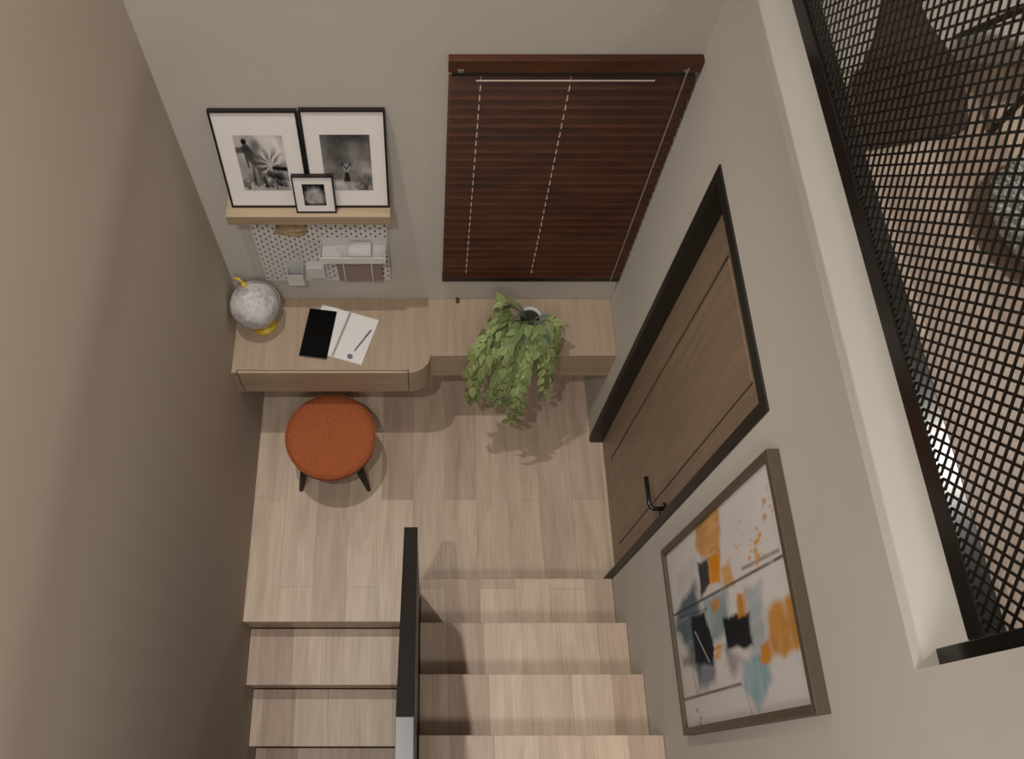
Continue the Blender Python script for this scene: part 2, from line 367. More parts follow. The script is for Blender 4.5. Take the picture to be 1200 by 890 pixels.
def fnoise(X, Y, sx, sy, seed):
    r = np.random.RandomState(seed); out = np.zeros_like(X); amp = 1.0; tot = 0
    for o in range(4):
        gx, gy = max(2, int(sx * 2 ** o)), max(2, int(sy * 2 ** o)); g = r.rand(gy + 2, gx + 2)
        fx = X * gx; fy = Y * gy; ix = np.clip(fx.astype(int), 0, gx); iy = np.clip(fy.astype(int), 0, gy); tx = fx - ix; ty = fy - iy
        tx = tx * tx * (3 - 2 * tx); ty = ty * ty * (3 - 2 * ty)
        out += amp * ((g[iy, ix] * (1 - tx) + g[iy, ix + 1] * tx) * (1 - ty) + (g[iy + 1, ix] * (1 - tx) + g[iy + 1, ix + 1] * tx) * ty)
        tot += amp; amp *= 0.55
    return out / tot
def seg_d(X, Y, a, b_):
    ax, ay = a; bx, by = b_; dx, dy = bx - ax, by - ay
    t = np.clip(((X - ax) * dx + (Y - ay) * dy) / (dx * dx + dy * dy), 0, 1)
    return np.hypot(X - ax - t * dx, (Y - ay - t * dy))
def soft(d, r, e): return np.clip((r - d) / e + 0.5, 0, 1)
def grey(g): g = np.clip(g, 0, 1) ** 2.2; return np.stack([g, g * 0.96, g * 0.95], 2)
def print_figure(X, Y):
    g = 0.70 + 0.20 * (fnoise(X, Y, 3, 3, 1) - 0.5) * 2
    g = g + 0.16 * soft(np.hypot(X - 0.72, Y - 0.80), 0.30, 0.3)
    def dark(m, v): return g * (1 - m) + v * m
    g = dark(soft(np.hypot(X - 0.42, (Y - 0.80) * 0.8), 0.10, 0.10) * 0.8, 0.36)
    g = dark(soft(seg_d(X, Y, (0.03, 0.74), (0.20, 0.75)), 0.05, 0.04) * 0.85, 0.28)
    g = dark(soft(seg_d(X, Y, (0.22, 0.76), (0.38, 0.50)), 0.085, 0.05), 0.24)
    g = dark(soft(seg_d(X, Y, (0.30, 0.62), (0.50, 0.46)), 0.10, 0.06), 0.30)
    g = dark(soft(seg_d(X, Y, (0.18, 0.70), (0.20, 0.45)), 0.022, 0.02), 0.30)
    for a, b_ in (((0.30, 0.50), (0.26, 0.12)), ((0.38, 0.48), (0.42, 0.22)), ((0.44, 0.42), (0.50, 0.08)), ((0.58, 0.34), (0.80, 0.10))):
        g = dark(soft(seg_d(X, Y, a, b_), 0.028, 0.03) * 0.8, 0.32)
    g = dark(soft(np.hypot(X - 0.20, Y - 0.89), 0.052, 0.03), 0.10)
    th = np.arctan2(Y - 0.47, X - 0.66); rr = np.hypot((X - 0.66), (Y - 0.47))
    burst = soft(rr, 0.27, 0.26) * 0.75; st = 0.5 + 0.5 * np.sin(th * 11 + 9 * fnoise(X, Y, 5, 5, 5))
    g = g * (1 - burst) + burst * (0.30 + 0.55 * np.clip(st * 1.2 - 0.10 + 0.6 * (0.12 - rr) / 0.12 * (rr < 0.12), 0, 1))
    g = dark(soft(seg_d(X, Y, (0.72, 0.42), (1.0, 0.40)), 0.035, 0.03), 0.12)
    g = dark(soft(seg_d(X, Y, (0.62, 0.30), (0.84, 0.26)), 0.06, 0.06) * 0.8, 0.18)
    g = g - 0.30 * soft(Y, 0.22, 0.3) * (fnoise(X, Y, 9, 9, 9) > 0.52)
    return grey(g)
def print_cub(X, Y):
    g = 0.47 + 0.20 * (fnoise(X, Y, 3, 3, 11) - 0.5) * 2 - 0.10 * Y + 0.12 * soft(np.abs(Y - 0.38), 0.12, 0.2)
    def lay(m, v): return g * (1 - m) + v * m
    gr = soft(Y, 0.15 + 0.05 * np.sin(X * 5), 0.05); g = lay(gr, 0.70 + 0.3 * (fnoise(X, Y, 8, 8, 12) - 0.5))
    bush = soft(np.hypot((X - 0.9) / 1.3, Y - 0.10), 0.19, 0.12); g = lay(bush * 0.9, 0.42 + 0.6 * (fnoise(X, Y, 14, 14, 13) - 0.5))
    g = lay(soft(np.abs(X - 0.475) - 0.10 + 0.28 * np.clip(Y - 0.17, 0, 1), 0.0, 0.03) * soft(np.abs(Y - 0.27), 0.11, 0.03), 0.60)
    g = lay(soft(np.abs(X - 0.475) - 0.075 + 0.22 * np.clip(Y - 0.17, 0, 1), 0.0, 0.03) * soft(np.abs(Y - 0.255), 0.085, 0.04), 0.17)
    g = lay(soft(np.hypot(X - 0.475, (Y - 0.43) * 1.2), 0.070, 0.04), 0.64)
    for s in (-1, 1): g = lay(soft(np.hypot(X - 0.475 - s * 0.080, Y - 0.480), 0.024, 0.02), 0.20); g = lay(soft(np.hypot(X - 0.475 - s * 0.035, Y - 0.44), 0.018, 0.015), 0.12)
    g = lay(soft(np.hypot(X - 0.475, Y - 0.405), 0.020, 0.02), 0.12)
    return grey(g)
def print_mane(X, Y):
    rr = np.hypot(X - 0.52, (Y - 0.38) * 0.95); th = np.arctan2(Y - 0.38, X - 0.52)
    g = 0.12 + 0.50 * soft(rr, 0.46, 0.25) + 0.25 * (np.sin(th * 30 + 8 * fnoise(X, Y, 4, 4, 21)) * 0.5) * soft(rr, 0.5, 0.2) + 0.35 * (fnoise(X, Y, 8, 8, 22) - 0.5)
    g = g * (1 - soft(Y, 0.08, 0.1) * 0.6)
    return grey(g)
ZS = 1.5945
lean_frame('framed_picture', 'left large black frame with a print of a striped bursting shape', 0.149, 0.464, -0.086, -0.021, ZS, 0.463, 0.0075, (0.215, 0.785, 0.19, 0.765), print_figure)
lean_frame('framed_picture', 'right large black frame with a print of a small cub on a pale hill', 0.470, 0.775, -0.086, -0.021, ZS, 0.467, 0.0075, (0.205, 0.800, 0.19, 0.765), print_cub)
lean_frame('framed_picture', 'small black frame leaning in front of the two larger ones', 0.408, 0.566, -0.113, -0.086, ZS, 0.189, 0.005, (0.23, 0.77, 0.20, 0.78), print_mane, nx=60, ny=60)

# ------------------------------------------------------------------ pegboard and what hangs on it
px0, px1, pz0_, pz1_ = 0.171, 0.7525, 0.954, 1.455
def pegboard():
    bm = BM(); nc = 28; cw = (px1 - px0) / nc; nr = 13; ch = (pz1_ - pz0_) / nr
    y0, y1 = -0.016, -0.0105
    for c in range(nc):
        xa, xb = px0 + c * cw, px0 + (c + 1) * cw
        cells = []
        if c % 2 == 0: cells = [(pz0_ + r * ch, pz0_ + (r + 1) * ch, True) for r in range(nr)]
        else:
            cells = [(pz0_, pz0_ + ch / 2, False)] + [(pz0_ + (r + 0.5) * ch, pz0_ + (r + 1.5) * ch, True) for r in range(nr - 1)] + [(pz1_ - ch / 2, pz1_, False)]
        for za, zb, hole in cells:
            if not hole:
                bm.faces.new([bm.verts.new(p) for p in ((xa, y0, za), (xb, y0, za), (xb, y0, zb), (xa, y0, zb))]); continue
            cx, cz = (xa + xb) / 2, (za + zb) / 2; rw, hl = 0.0039, 0.0062
            inner = []
            for k in range(12):
                a = 2 * math.pi * (k + 0.5) / 12; s = math.sin(a)
                inner.append((cx + rw * math.cos(a), cz + rw * s + (hl if s > 0 else -hl)))
            hw, hh = (xb - xa) / 2, (zb - za) / 2
            outer = []
            for k in range(12):
                a = 2 * math.pi * (k + 0.5) / 12; q = max(abs(math.cos(a)) , abs(math.sin(a)))
                outer.append((cx + hw * math.cos(a) / q, cz + hh * math.sin(a) / q))
            cor = {1: (xb, zb), 4: (xa, zb), 7: (xa, za), 10: (xb, za)}
            vi = [bm.verts.new((x, y0, z)) for x, z in inner]; vo = [bm.verts.new((x, y0, z)) for x, z in outer]; vb = [bm.verts.new((x, y1, z)) for x, z in inner]
            for k in range(12):
                k2 = (k + 1) % 12
                bm.faces.new([vi[k], vo[k], vo[k2], vi[k2]]); bm.faces.new([vi[k], vi[k2], vb[k2], vb[k]])
    # rim
    for (xa, za), (xb, zb) in (((px0, pz0_), (px1, pz0_)), ((px1, pz0_), (px1, pz1_)), ((px1, pz1_), (px0, pz1_)), ((px0, pz1_), (px0, pz0_))):
        bm.faces.new([bm.verts.new(p) for p in ((xa, y0, za), (xb, y0, zb), (xb, y1, zb), (xa, y1, za))])
    return bm
pg = thing('pegboard', 'white slotted pegboard on the back wall under the oak ledge', 'pegboard', (0.45, -0.008, pz0_))
obj('board', pegboard(), M_white, pg)
b = BM(); box(b, px0 + 0.004, px1 - 0.004, -0.0085, -0.0005, pz0_ + 0.004, pz1_ - 0.004); obj('shade_sheet', b, plain('slot_shadow', (0.05, 0.05, 0.05), 0.9), pg)  # dark sheet standing in for the shadow behind the slots
def open_box(bm, x0, x1, y0, y1, z0, z1, t=0.003, hf=None):
    """tray open at the top; hf = height of the front wall"""
    box(bm, x0, x1, y0, y1, z0, z0 + t); box(bm, x0, x1, y1 - t, y1, z0 + t, z1); zf = z0 + (hf or (z1 - z0))
    box(bm, x0, x1, y0, y0 + t, z0 + t, zf); box(bm, x0, x0 + t, y0 + t, y1 - t, z0 + t, zf); box(bm, x1 - t, x1, y0 + t, y1 - t, z0 + t, zf)
YB = -0.0175
b = BM(); open_box(b, 0.460, 0.745, -0.115, YB, 1.240, 1.300, 0.003, 0.045)
tag(obj('storage_tray', b, M_white, base=(0.60, -0.06, 1.240), bevel=0.002), 'white open tray hooked on the right half of the pegboard', 'tray')
b = BM()
lathe(b, [(0.0, 0), (0.030, 0), (0.034, 0.004), (0.034, 0.096), (0.030, 0.10), (0.012, 0.10), (0.012, 0.094), (0, 0.094)], n=32)
bmesh.ops.rotate(b, verts=b.verts, cent=(0, 0, 0), matrix=Matrix.Rotation(math.radians(90), 3, 'Y'))
bmesh.ops.translate(b, verts=b.verts, vec=(0.582, -0.066, 1.278))
tag(obj('paper_roll', b, M_paper, base=(0.632, -0.066, 1.244), smooth=True, bevel=0.0), 'white paper roll lying in the white pegboard tray', 'roll')
b = BM(); prism(b, [(0.467, -0.108), (0.565, -0.108), (0.515, -0.030), (0.467, -0.030)], 1.2435, 1.251)
tag(obj('note_pad', b, M_paper, base=(0.51, -0.07, 1.2435)), 'pale note pad lying left of the roll in the white tray', 'notepad')
rk = thing('letter_rack', 'white wire letter rack at the lower right of the pegboard', 'rack', (0.62, -0.03, 1.002))
for x in (0.549, 0.675):
    b = BM(); tube(b, [(x, YB, 1.187), (x, -0.058, 1.182), (x, -0.060, 1.177), (x, -0.060, 1.012), (x, -0.056, 1.002), (x, YB, 1.002)], 0.0035, 8); obj('wire', b, M_white, rk, smooth=True)
b = BM(); box(b, 0.521, 0.719, -0.056, YB - 0.001, 1.009, 1.177)
tag(obj('notebook', b, M_card, base=(0.62, -0.03, 1.009), bevel=0.002), 'brownish pink notebook standing behind the white wires of the letter rack', 'notebook')
b = BM(); open_box(b, 0.286, 0.360, -0.075, YB, 1.002, 1.132, 0.003, 0.085); tag(obj('pegboard_cup', b, M_white, base=(0.32, -0.045, 1.002), bevel=0.004), 'narrower deep white cup on the pegboard, nearest the globe', 'cup', 'white cups on the pegboard')
b = BM(); box(b, 0.376, 0.459, -0.058, YB, 1.032, 1.122); tag(obj('pegboard_box', b, M_white, base=(0.42, -0.04, 1.032), bevel=0.005), 'squarish closed white box on the pegboard, just right of the deep white cup', 'box')
b = BM()
for k in range(5):
    zz = 1.352 + 0.014 * k
    tube(b, [(0.274 + 0.008 * k, YB - 0.008, zz), (0.312, -0.035 - 0.004 * (k % 2), zz + 0.003), (0.372, -0.040 + 0.006 * (k % 2), zz - 0.002), (0.409, YB - 0.008, zz)], 0.0085, 8)
tag(obj('wicker_holder', b, M_tan, base=(0.34, -0.03, 1.345), smooth=True), 'tan wicker holder at the top of the pegboard below the oak ledge', 'holder')

# ------------------------------------------------------------------ blind
bl = thing('venetian_blind', 'chestnut brown wooden venetian blind closed over the window', 'blind', (1.39, -0.015, 0.957))
bx0, bx1 = 0.993, 1.8235
b = BM(); box(b, bx0, bx1, -0.032, -0.026, 2.238, 2.289); box(b, bx0, bx0 + 0.010, -0.026, -0.001, 2.238, 2.289); box(b, bx1 - 0.010, bx1, -0.026, -0.001, 2.238, 2.289); box(b, bx0 + 0.010, bx1 - 0.010, -0.026, -0.001, 2.281, 2.289)
obj('valance', b, M_blind, bl, bevel=0.002)
b = BM(); box(b, bx0 + 0.012, bx1 - 0.012, -0.022, -0.002, 2.214, 2.280); obj('headrail', b, M_doorfr, bl)
b = BM(); ns = 27; zs = np.linspace(2.183, 1.020, ns); sw = 0.052
for z in zs:
    Mt = Matrix.Translation((0, -0.0155, float(z))) @ Matrix.Rotation(math.radians(60), 4, 'X')
    box(b, bx0 + 0.002, bx1 - 0.001, -sw / 2, sw / 2, -0.0014, 0.0014, Mt)
obj('slats', b, M_blind, bl)
b = BM(); box(b, bx0 + 0.001, bx1 - 0.001, -0.025, -0.004, 0.957, 1.000); obj('bottom_rail', b, M_frame_blk, bl, bevel=0.002)
for x in (1.103, 1.404):
    b = BM()
    for z in zs[:-1]: tube(b, [(x, -0.0235, float(z) - 0.006), (x, -0.0290, float(z) - 0.020), (x, -0.0300, float(z) - 0.026)], 0.0015, 6)
    tube(b, [(x, -0.0155, 2.23), (x, -0.0155, 1.0)], 0.0012, 6)
    obj('ladder_cord', b, M_cord, bl)
b = BM(); box(b, 1.087, 1.684, -0.0295, -0.0250, 2.1985, 2.2015); obj('pale_bar', b, plain('pale_strip', (0.62, 0.50, 0.42), 0.35), bl)  # thin pale bar across the top of the slats
b = BM(); tube(b, [(1.778, -0.036, 2.262), (1.778, -0.038, 2.1), (1.778, -0.038, 0.985)], 0.0028, 8); obj('pull_cord', b, M_wand, bl)
for x in (1.034, 1.776):
    b = BM(); box(b, x - 0.010, x + 0.010, -0.036, -0.0315, 2.243, 2.253); obj('cord_clip', b, M_grey, bl)
b = BM()
lathe(b, [(0.0, 0), (0.006, 0), (0.007, 0.006), (0.004, 0.012), (0.004, 0.020), (0.009, 0.026), (0.009, 0.031), (0, 0.033)], n=20)
bmesh.ops.translate(b, verts=b.verts, vec=(1.072, -0.022, ZT))
tag(obj('wooden_peg', b, M_dkwood, base=(1.072, -0.022, ZT), smooth=True), 'tiny brown wooden peg standing at the back of the desk under the blind', 'peg')

# ------------------------------------------------------------------ things on the desk
# globe
gz, gr = 0.945, 0.113; gx, gy = 0.122, -0.146
gl = thing('desk_globe', 'pale grey mottled globe on a yellow stand at the left end of the desk', 'globe', (gx + 0.01, gy, ZT))
b = BM(); lathe(b, [(gr * math.sin(math.pi * k / 24), -gr * math.cos(math.pi * k / 24)) for k in range(25)], (gx, gy, gz), 48)
obj('sphere', b, M_globe, gl, smooth=True)
axis = Vector((-0.30, 0.42, 0.86)).normalized()
b = BM(); lathe(b, [(0, 0), (0.055, 0), (0.059, 0.004), (0.056, 0.012), (0.030, 0.018), (0.014, 0.030), (0.012, 0.075), (0, 0.075)], (gx + 0.017, gy - 0.004, ZT), 40); obj('base', b, M_yellow, gl, smooth=True)
top = Vector((gx, gy, gz)) + axis * gr
e2 = axis.cross(Vector((0, 0, 1))).normalized(); side = e2.cross(axis).normalized()
pts = []
side2 = Vector((0.80, 0.52, 0.25)); side2 = (side2 - axis * side2.dot(axis)).normalized()
for k in range(25):
    a = math.radians(-2 + 182 * k / 24); pts.append(Vector((gx, gy, gz)) + (axis * math.cos(a) + side2 * math.sin(a)) * (gr + 0.006))
b = BM(); tube(b, pts, 0.0035, 8); obj('meridian_ring', b, M_clear, gl, smooth=True)
b = BM(); c0 = top + axis * 0.004
tube(b, [c0 - axis * 0.006, c0 + axis * 0.004, c0 + axis * 0.014], [0.016, 0.013, 0.006], 14)
obj('knob', b, M_yellow, gl, smooth=True)
b = BM(); tube(b, [c0 + axis * 0.010, c0 + axis * 0.020 + Vector((-0.012, 0.004, 0.006)), c0 + axis * 0.024 + Vector((-0.030, 0.010, 0.004)), c0 + axis * 0.012 + Vector((-0.042, 0.012, -0.006))], [0.006, 0.007, 0.006, 0.002], 10)
obj('curl', b, M_yellow, gl, smooth=True)
# notebook
def rot_rect(c, ang): return Matrix.Translation(c) @ Matrix.Rotation(math.radians(ang), 4, 'Z')
sp = Vector((0.5125, -0.2035, ZT)); ang = -17.7
Mn = rot_rect(sp, ang)
nb = thing('spiral_notebook', 'open white spiral notebook lying on the desk partly under the tablet', 'notebook', sp)
b = BM(); box(b, 0.003, 0.146, -0.128, 0.128, 0.0004, 0.006, Mn); obj('page', b, M_paper, nb)
b = BM(); box(b, -0.146, -0.003, -0.128, 0.128, 0.0004, 0.006, Mn); obj('page', b, M_paper, nb)
b = BM()
for k in range(24):
    y = -0.118 + k * 0.2360 / 23
    pts = [Mn @ Vector((0.0085 * math.cos(a), y, 0.0055 + 0.0050 * math.sin(a))) for a in [math.radians(-20 + 220 * i / 8) for i in range(9)]]
    tube(b, pts, 0.0010, 5)
obj('spiral', b, M_grey, nb)
tb_c = Vector((0.4005, -0.202, ZT + 0.0062)); Mt_ = rot_rect(tb_c, -8.1)
tb = thing('tablet', 'black screened tablet lying over the left page of the white notebook', 'tablet', tb_c)
b = BM(); box(b, -0.067, 0.067, -0.131, 0.131, 0.0, 0.006, Mt_); obj('case', b, M_steel, tb, bevel=0.0015)
b = BM(); box(b, -0.0665, 0.0665, -0.1295, 0.1305, 0.006, 0.0078, Mt_); obj('screen', b, M_screen, tb)
pn = thing('pen', 'grey pen lying across the right page of the white notebook', 'pen', (0.615, -0.24, ZT + 0.0065))
P0, P1 = Vector((0.575, -0.300, ZT + 0.0105)), Vector((0.656, -0.181, ZT + 0.0105)); dv = (P1 - P0)
b = BM(); tube(b, [P0, P0 + dv * 0.06, P0 + dv * 0.12, P0 + dv * 0.94, P1], [0.001, 0.0025, 0.0038, 0.0036, 0.002], 10); obj('barrel', b, M_grey, pn, smooth=True)
b = BM(); tube(b, [P0 + dv * 0.62 + Vector((0, 0, 0.004)), P0 + dv * 0.92 + Vector((0, 0, 0.005)), P0 + dv * 0.96 + Vector((0, 0, 0.002))], 0.0013, 6); obj('clip', b, M_blackg, pn)
b = BM(); lathe(b, [(0.0, 0), (0.011, 0), (0.013, 0.002), (0.013, 0.006), (0.010, 0.008), (0.007, 0.004), (0.003, 0.008), (0, 0.008)], (0.558, -0.326, ZT + 0.0065), 24)
tag(obj('eraser', b, M_grey, base=(0.558, -0.326, ZT + 0.0065), smooth=True), 'small round grey eraser at the corner of the notebook page by the pen tip', 'eraser')

# plant
pc = Vector((1.399, -0.212, ZT))
pl = thing('trailing_plant', 'leafy green trailing plant in a pale pot spilling over the desk front', 'plant', pc)
b = BM(); lathe(b, [(0, 0.001), (0.042, 0.001), (0.046, 0.006), (0.052, 0.175), (0.053, 0.192), (0.047, 0.192), (0.046, 0.17), (0, 0.17)], pc, 40); obj('pot', b, M_pot, pl, smooth=True)
b = BM(); lathe(b, [(0, 0.178), (0.03, 0.177), (0.0458, 0.172)], pc, 30); obj('soil', b, M_soil, pl)
rnd = random.Random(11)
ends = [(1.225, -0.215, 1.00), (1.19, -0.26, 0.98), (1.15, -0.33, 0.94), (1.115, -0.40, 0.86), (1.095, -0.445, 0.78), (1.112, -0.488, 0.66), (1.14, -0.45, 0.78),
        (1.205, -0.512, 0.59), (1.255, -0.53, 0.62), (1.305, -0.565, 0.54), (1.330, -0.550, 0.57), (1.345, -0.52, 0.66), (1.245, -0.48, 0.78),
        (1.466, -0.475, 0.60), (1.490, -0.44, 0.68), (1.505, -0.39, 0.76), (1.512, -0.34, 0.85), (1.50, -0.29, 0.93), (1.20, -0.42, 0.88), (1.33, -0.47, 0.82), (1.42, -0.43, 0.86), (1.26, -0.42, 0.92), (1.35, -0.33, 0.98), (1.40, -0.36, 0.95), (1.15, -0.475, 0.68), (1.165, -0.43, 0.84), (1.23, -0.50, 0.68), (1.28, -0.53, 0.64), (1.47, -0.43, 0.78), (1.44, -0.42, 0.82)]
stems = BM(); leaf_v, leaf_f, leaf_c = [], [], []
def add_leaf(base, d, up, L, wd, col):
    d = d.normalized(); s = d.cross(up)
    s = s.normalized() if s.length > 1e-5 else Vector((1, 0, 0)); n = s.cross(d)
    prof = [(0.0, 0.0), (0.12, 0.62), (0.30, 1.0), (0.55, 0.82), (0.80, 0.40), (1.0, 0.0)]
    i0 = len(leaf_v)
    for t, w_ in prof:
        drop = -0.22 * t * t * L
        c = base + d * (L * t) + n * drop
        for k, sgn in enumerate((-1, 0, 1)):
            leaf_v.append(c + s * (sgn * w_ * wd * 0.5) + n * (abs(sgn) * w_ * wd * 0.16))
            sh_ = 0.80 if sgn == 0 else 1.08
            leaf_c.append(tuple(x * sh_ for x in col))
    for i in range(len(prof) - 1):
        a = i0 + 3 * i
        leaf_f.append((a, a + 1, a + 4, a + 3)); leaf_f.append((a + 1, a + 2, a + 5, a + 4))
for ei, e in enumerate(ends):
    E_ = Vector(e) + Vector((0.014, 0.004, 0)) + Vector((rnd.uniform(-.012, .012), rnd.uniform(-.012, .012), rnd.uniform(-.02, .02)))
    hz = Vector((E_.x - pc.x, E_.y - pc.y, 0)); hl = hz.length; hd_ = hz.normalized()
    S_ = pc + Vector((0, 0, 0.178)) + hd_ * 0.03 + Vector((rnd.uniform(-.015, .015), rnd.uniform(-.015, .015), 0))
    c1 = S_ + Vector((0, 0, rnd.uniform(0.07, 0.11))) + hd_ * 0.03
    c2 = Vector((pc.x, pc.y, 0)) + hd_ * (hl * 0.98); c2.z = max(E_.z + 0.12, 1.0 - 0.10 * (hl / 0.35)) + rnd.uniform(0, 0.03)
    pts = []
    for k in range(15):
        t = k / 14; q = 1 - t
        pts.append(S_ * q ** 3 + c1 * 3 * q * q * t + c2 * 3 * q * t * t + E_ * t ** 3)
    tube(stems, pts, [0.0026 - 0.0015 * k / 14 for k in range(15)], 5)
    ln = sum((pts[i + 1] - pts[i]).length for i in range(14)); nl = max(6, int(ln / 0.024)); gs = rnd.uniform(0.8, 1.15)
    for j in range(2, nl + 1):
        t = 0.16 + 0.84 * j / nl; fi = min(t * 14, 13.99); i = int(fi); p = pts[i].lerp(pts[i + 1], fi - i)
        tg = (pts[i + 1] - pts[i]).normalized()
        outn = Vector((hd_.x * 0.75, hd_.y * 0.75, 0.75)); sd = tg.cross(outn); sd.normalize(); sd *= (1 if j % 2 else -1)
        d = tg * rnd.uniform(0.8, 1.1) + sd * rnd.uniform(0.25, 0.75) + outn * rnd.uniform(0.0, 0.35) + Vector((0, 0, -0.15))
        L = rnd.uniform(0.050, 0.070) * (1.08 - 0.15 * t); g = rnd.uniform(0.6, 1.25) * gs
        col = (0.275 * g + rnd.uniform(-.02, .03), 0.345 * g, 0.14 * g)
        up = outn + Vector((rnd.uniform(-.3, .3), rnd.uniform(-.3, .3), rnd.uniform(-.2, .2)))
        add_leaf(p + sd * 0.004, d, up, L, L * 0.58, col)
obj('stems', stems, M_stemg, pl, smooth=True)
me = bpy.data.meshes.new('foliage'); me.from_pydata([tuple(v - pc) for v in leaf_v], [], leaf_f)
at = me.color_attributes.new('paint', 'FLOAT_COLOR', 'POINT')
at.data.foreach_set('color', np.array([(r, g, b_c, 1.0) for r, g, b_c in leaf_c], dtype=np.float32).reshape(-1))
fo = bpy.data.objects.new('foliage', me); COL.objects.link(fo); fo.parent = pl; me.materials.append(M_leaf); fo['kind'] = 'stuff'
for p in me.polygons: p.use_smooth = True
# long blue-grey strap leaves at the crown
b = BM()
for a, ln, dz_ in ((-100, 0.17, -0.06), (-70, 0.15, -0.04), (160, 0.12, -0.02), (200, 0.13, -0.02), (-20, 0.17, -0.08), (-60, 0.19, -0.10), (175, 0.16, -0.01), (-85, 0.12, -0.02)):
    d = Vector((math.cos(math.radians(a)), math.sin(math.radians(a)), 0)); s = Vector((-d.y, d.x, 0)); S0 = pc + Vector((0, 0, 0.175)) + d * 0.02; prev = None
    for k in range(9):
        t = k / 8; c = S0 + d * (ln * t) + Vector((0, 0, 0.22 * t * (1 - t) * 1.6 + dz_ * t * t)); w_ = 0.0075 * math.sin(math.pi * min(0.97, 0.2 + 0.8 * t)) + 0.0006
        cur = [b.verts.new(c - s * w_), b.verts.new(c + Vector((0, 0, -0.002))), b.verts.new(c + s * w_)]
        if prev: b.faces.new([prev[0], prev[1], cur[1], cur[0]]); b.faces.new([prev[1], prev[2], cur[2], cur[1]])
        prev = cur
obj('strap_leaves', b, M_strap, pl, smooth=True)

# ------------------------------------------------------------------ stool
sc_ = Vector((0.4365, -0.573, 0))
sl = thing('round_stool', 'round burnt orange upholstered stool with dark splayed legs in front of the desk', 'stool', sc_)
b = BM(); lathe(b, [(0, 0.3150), (0.199, 0.3150), (0.216, 0.3220), (0.226, 0.3400), (0.228, 0.3650), (0.224, 0.3850), (0.213, 0.3970), (0.18, 0.4020), (0.10, 0.4055), (0, 0.4070)], sc_, 72); obj('seat', b, M_orange, sl, smooth=True)
b = BM(); pts = [sc_ + Vector((0.2255 * math.cos(2 * math.pi * k / 64), 0.2255 * math.sin(2 * math.pi * k / 64), 0.3820)) for k in range(65)]; tube(b, pts, 0.004, 6, False); obj('piping', b, M_orange, sl, smooth=True)
b = BM(); lathe(b, [(0, 0.2960), (0.165, 0.2960), (0.168, 0.3000), (0.168, 0.3150), (0, 0.3150)], sc_, 48); obj('seat_frame', b, M_walnut, sl)
for sx, sy in ((-1, -1), (1, -1), (1, 1), (-1, 1)):
    b = BM(); A_ = sc_ + Vector((sx * 0.125, sy * 0.105, 0.2980)); B_ = sc_ + Vector((sx * 0.182 - 0.007, sy * 0.160, 0.0))
    tube(b, [A_, A_.lerp(B_, 0.5), B_], [0.024, 0.019, 0.011], 14); obj('leg', b, M_walnut, sl, smooth=True)

# ------------------------------------------------------------------ balustrade between the flights
bal = thing('stair_balustrade', 'solid black balustrade rising with the stairs between the two flights', 'balustrade', (0.866, -1.5, 0))
rx0, rx1 = 0.841, 0.890; yA, zA, yB_, zB_ = -1.315, 1.340, -1.981, 1.922
b = BM(); prism_x(b, [(yA, 0.002), (yA, zA), (yB_, zB_), (yB_, -0.62), (-1.74, -0.62), (-1.44, -0.20), (-1.44, 0.002)], rx0 + 0.002, rx1 - 0.002); obj('panel', b, M_black, bal)
b = BM(); prism_x(b, [(yA, zA), (yA, zA + 0.0), (yA - 0.0, zA + 0.012), (yB_, zB_ + 0.012), (yB_, zB_)][1:], rx0, rx1); obj('handrail', b, M_blackg, bal, bevel=0.0015)
b = BM(); prism_x(b, [(yB_, 0.0), (yB_, 1.917), (-3.2, 1.917), (-3.2, 0.0)], rx0 + 0.002, rx1 - 0.004)
obj('end_panel', b, M_black, bal)
b = BM(); box(b, rx0, rx1 - 0.002, -3.2, yB_ - 0.001, 1.917, 1.934); o = obj('end_cap', b, M_steel, bal, bevel=0.001); o['label'] = 'light grey level cap at the top of the balustrade'

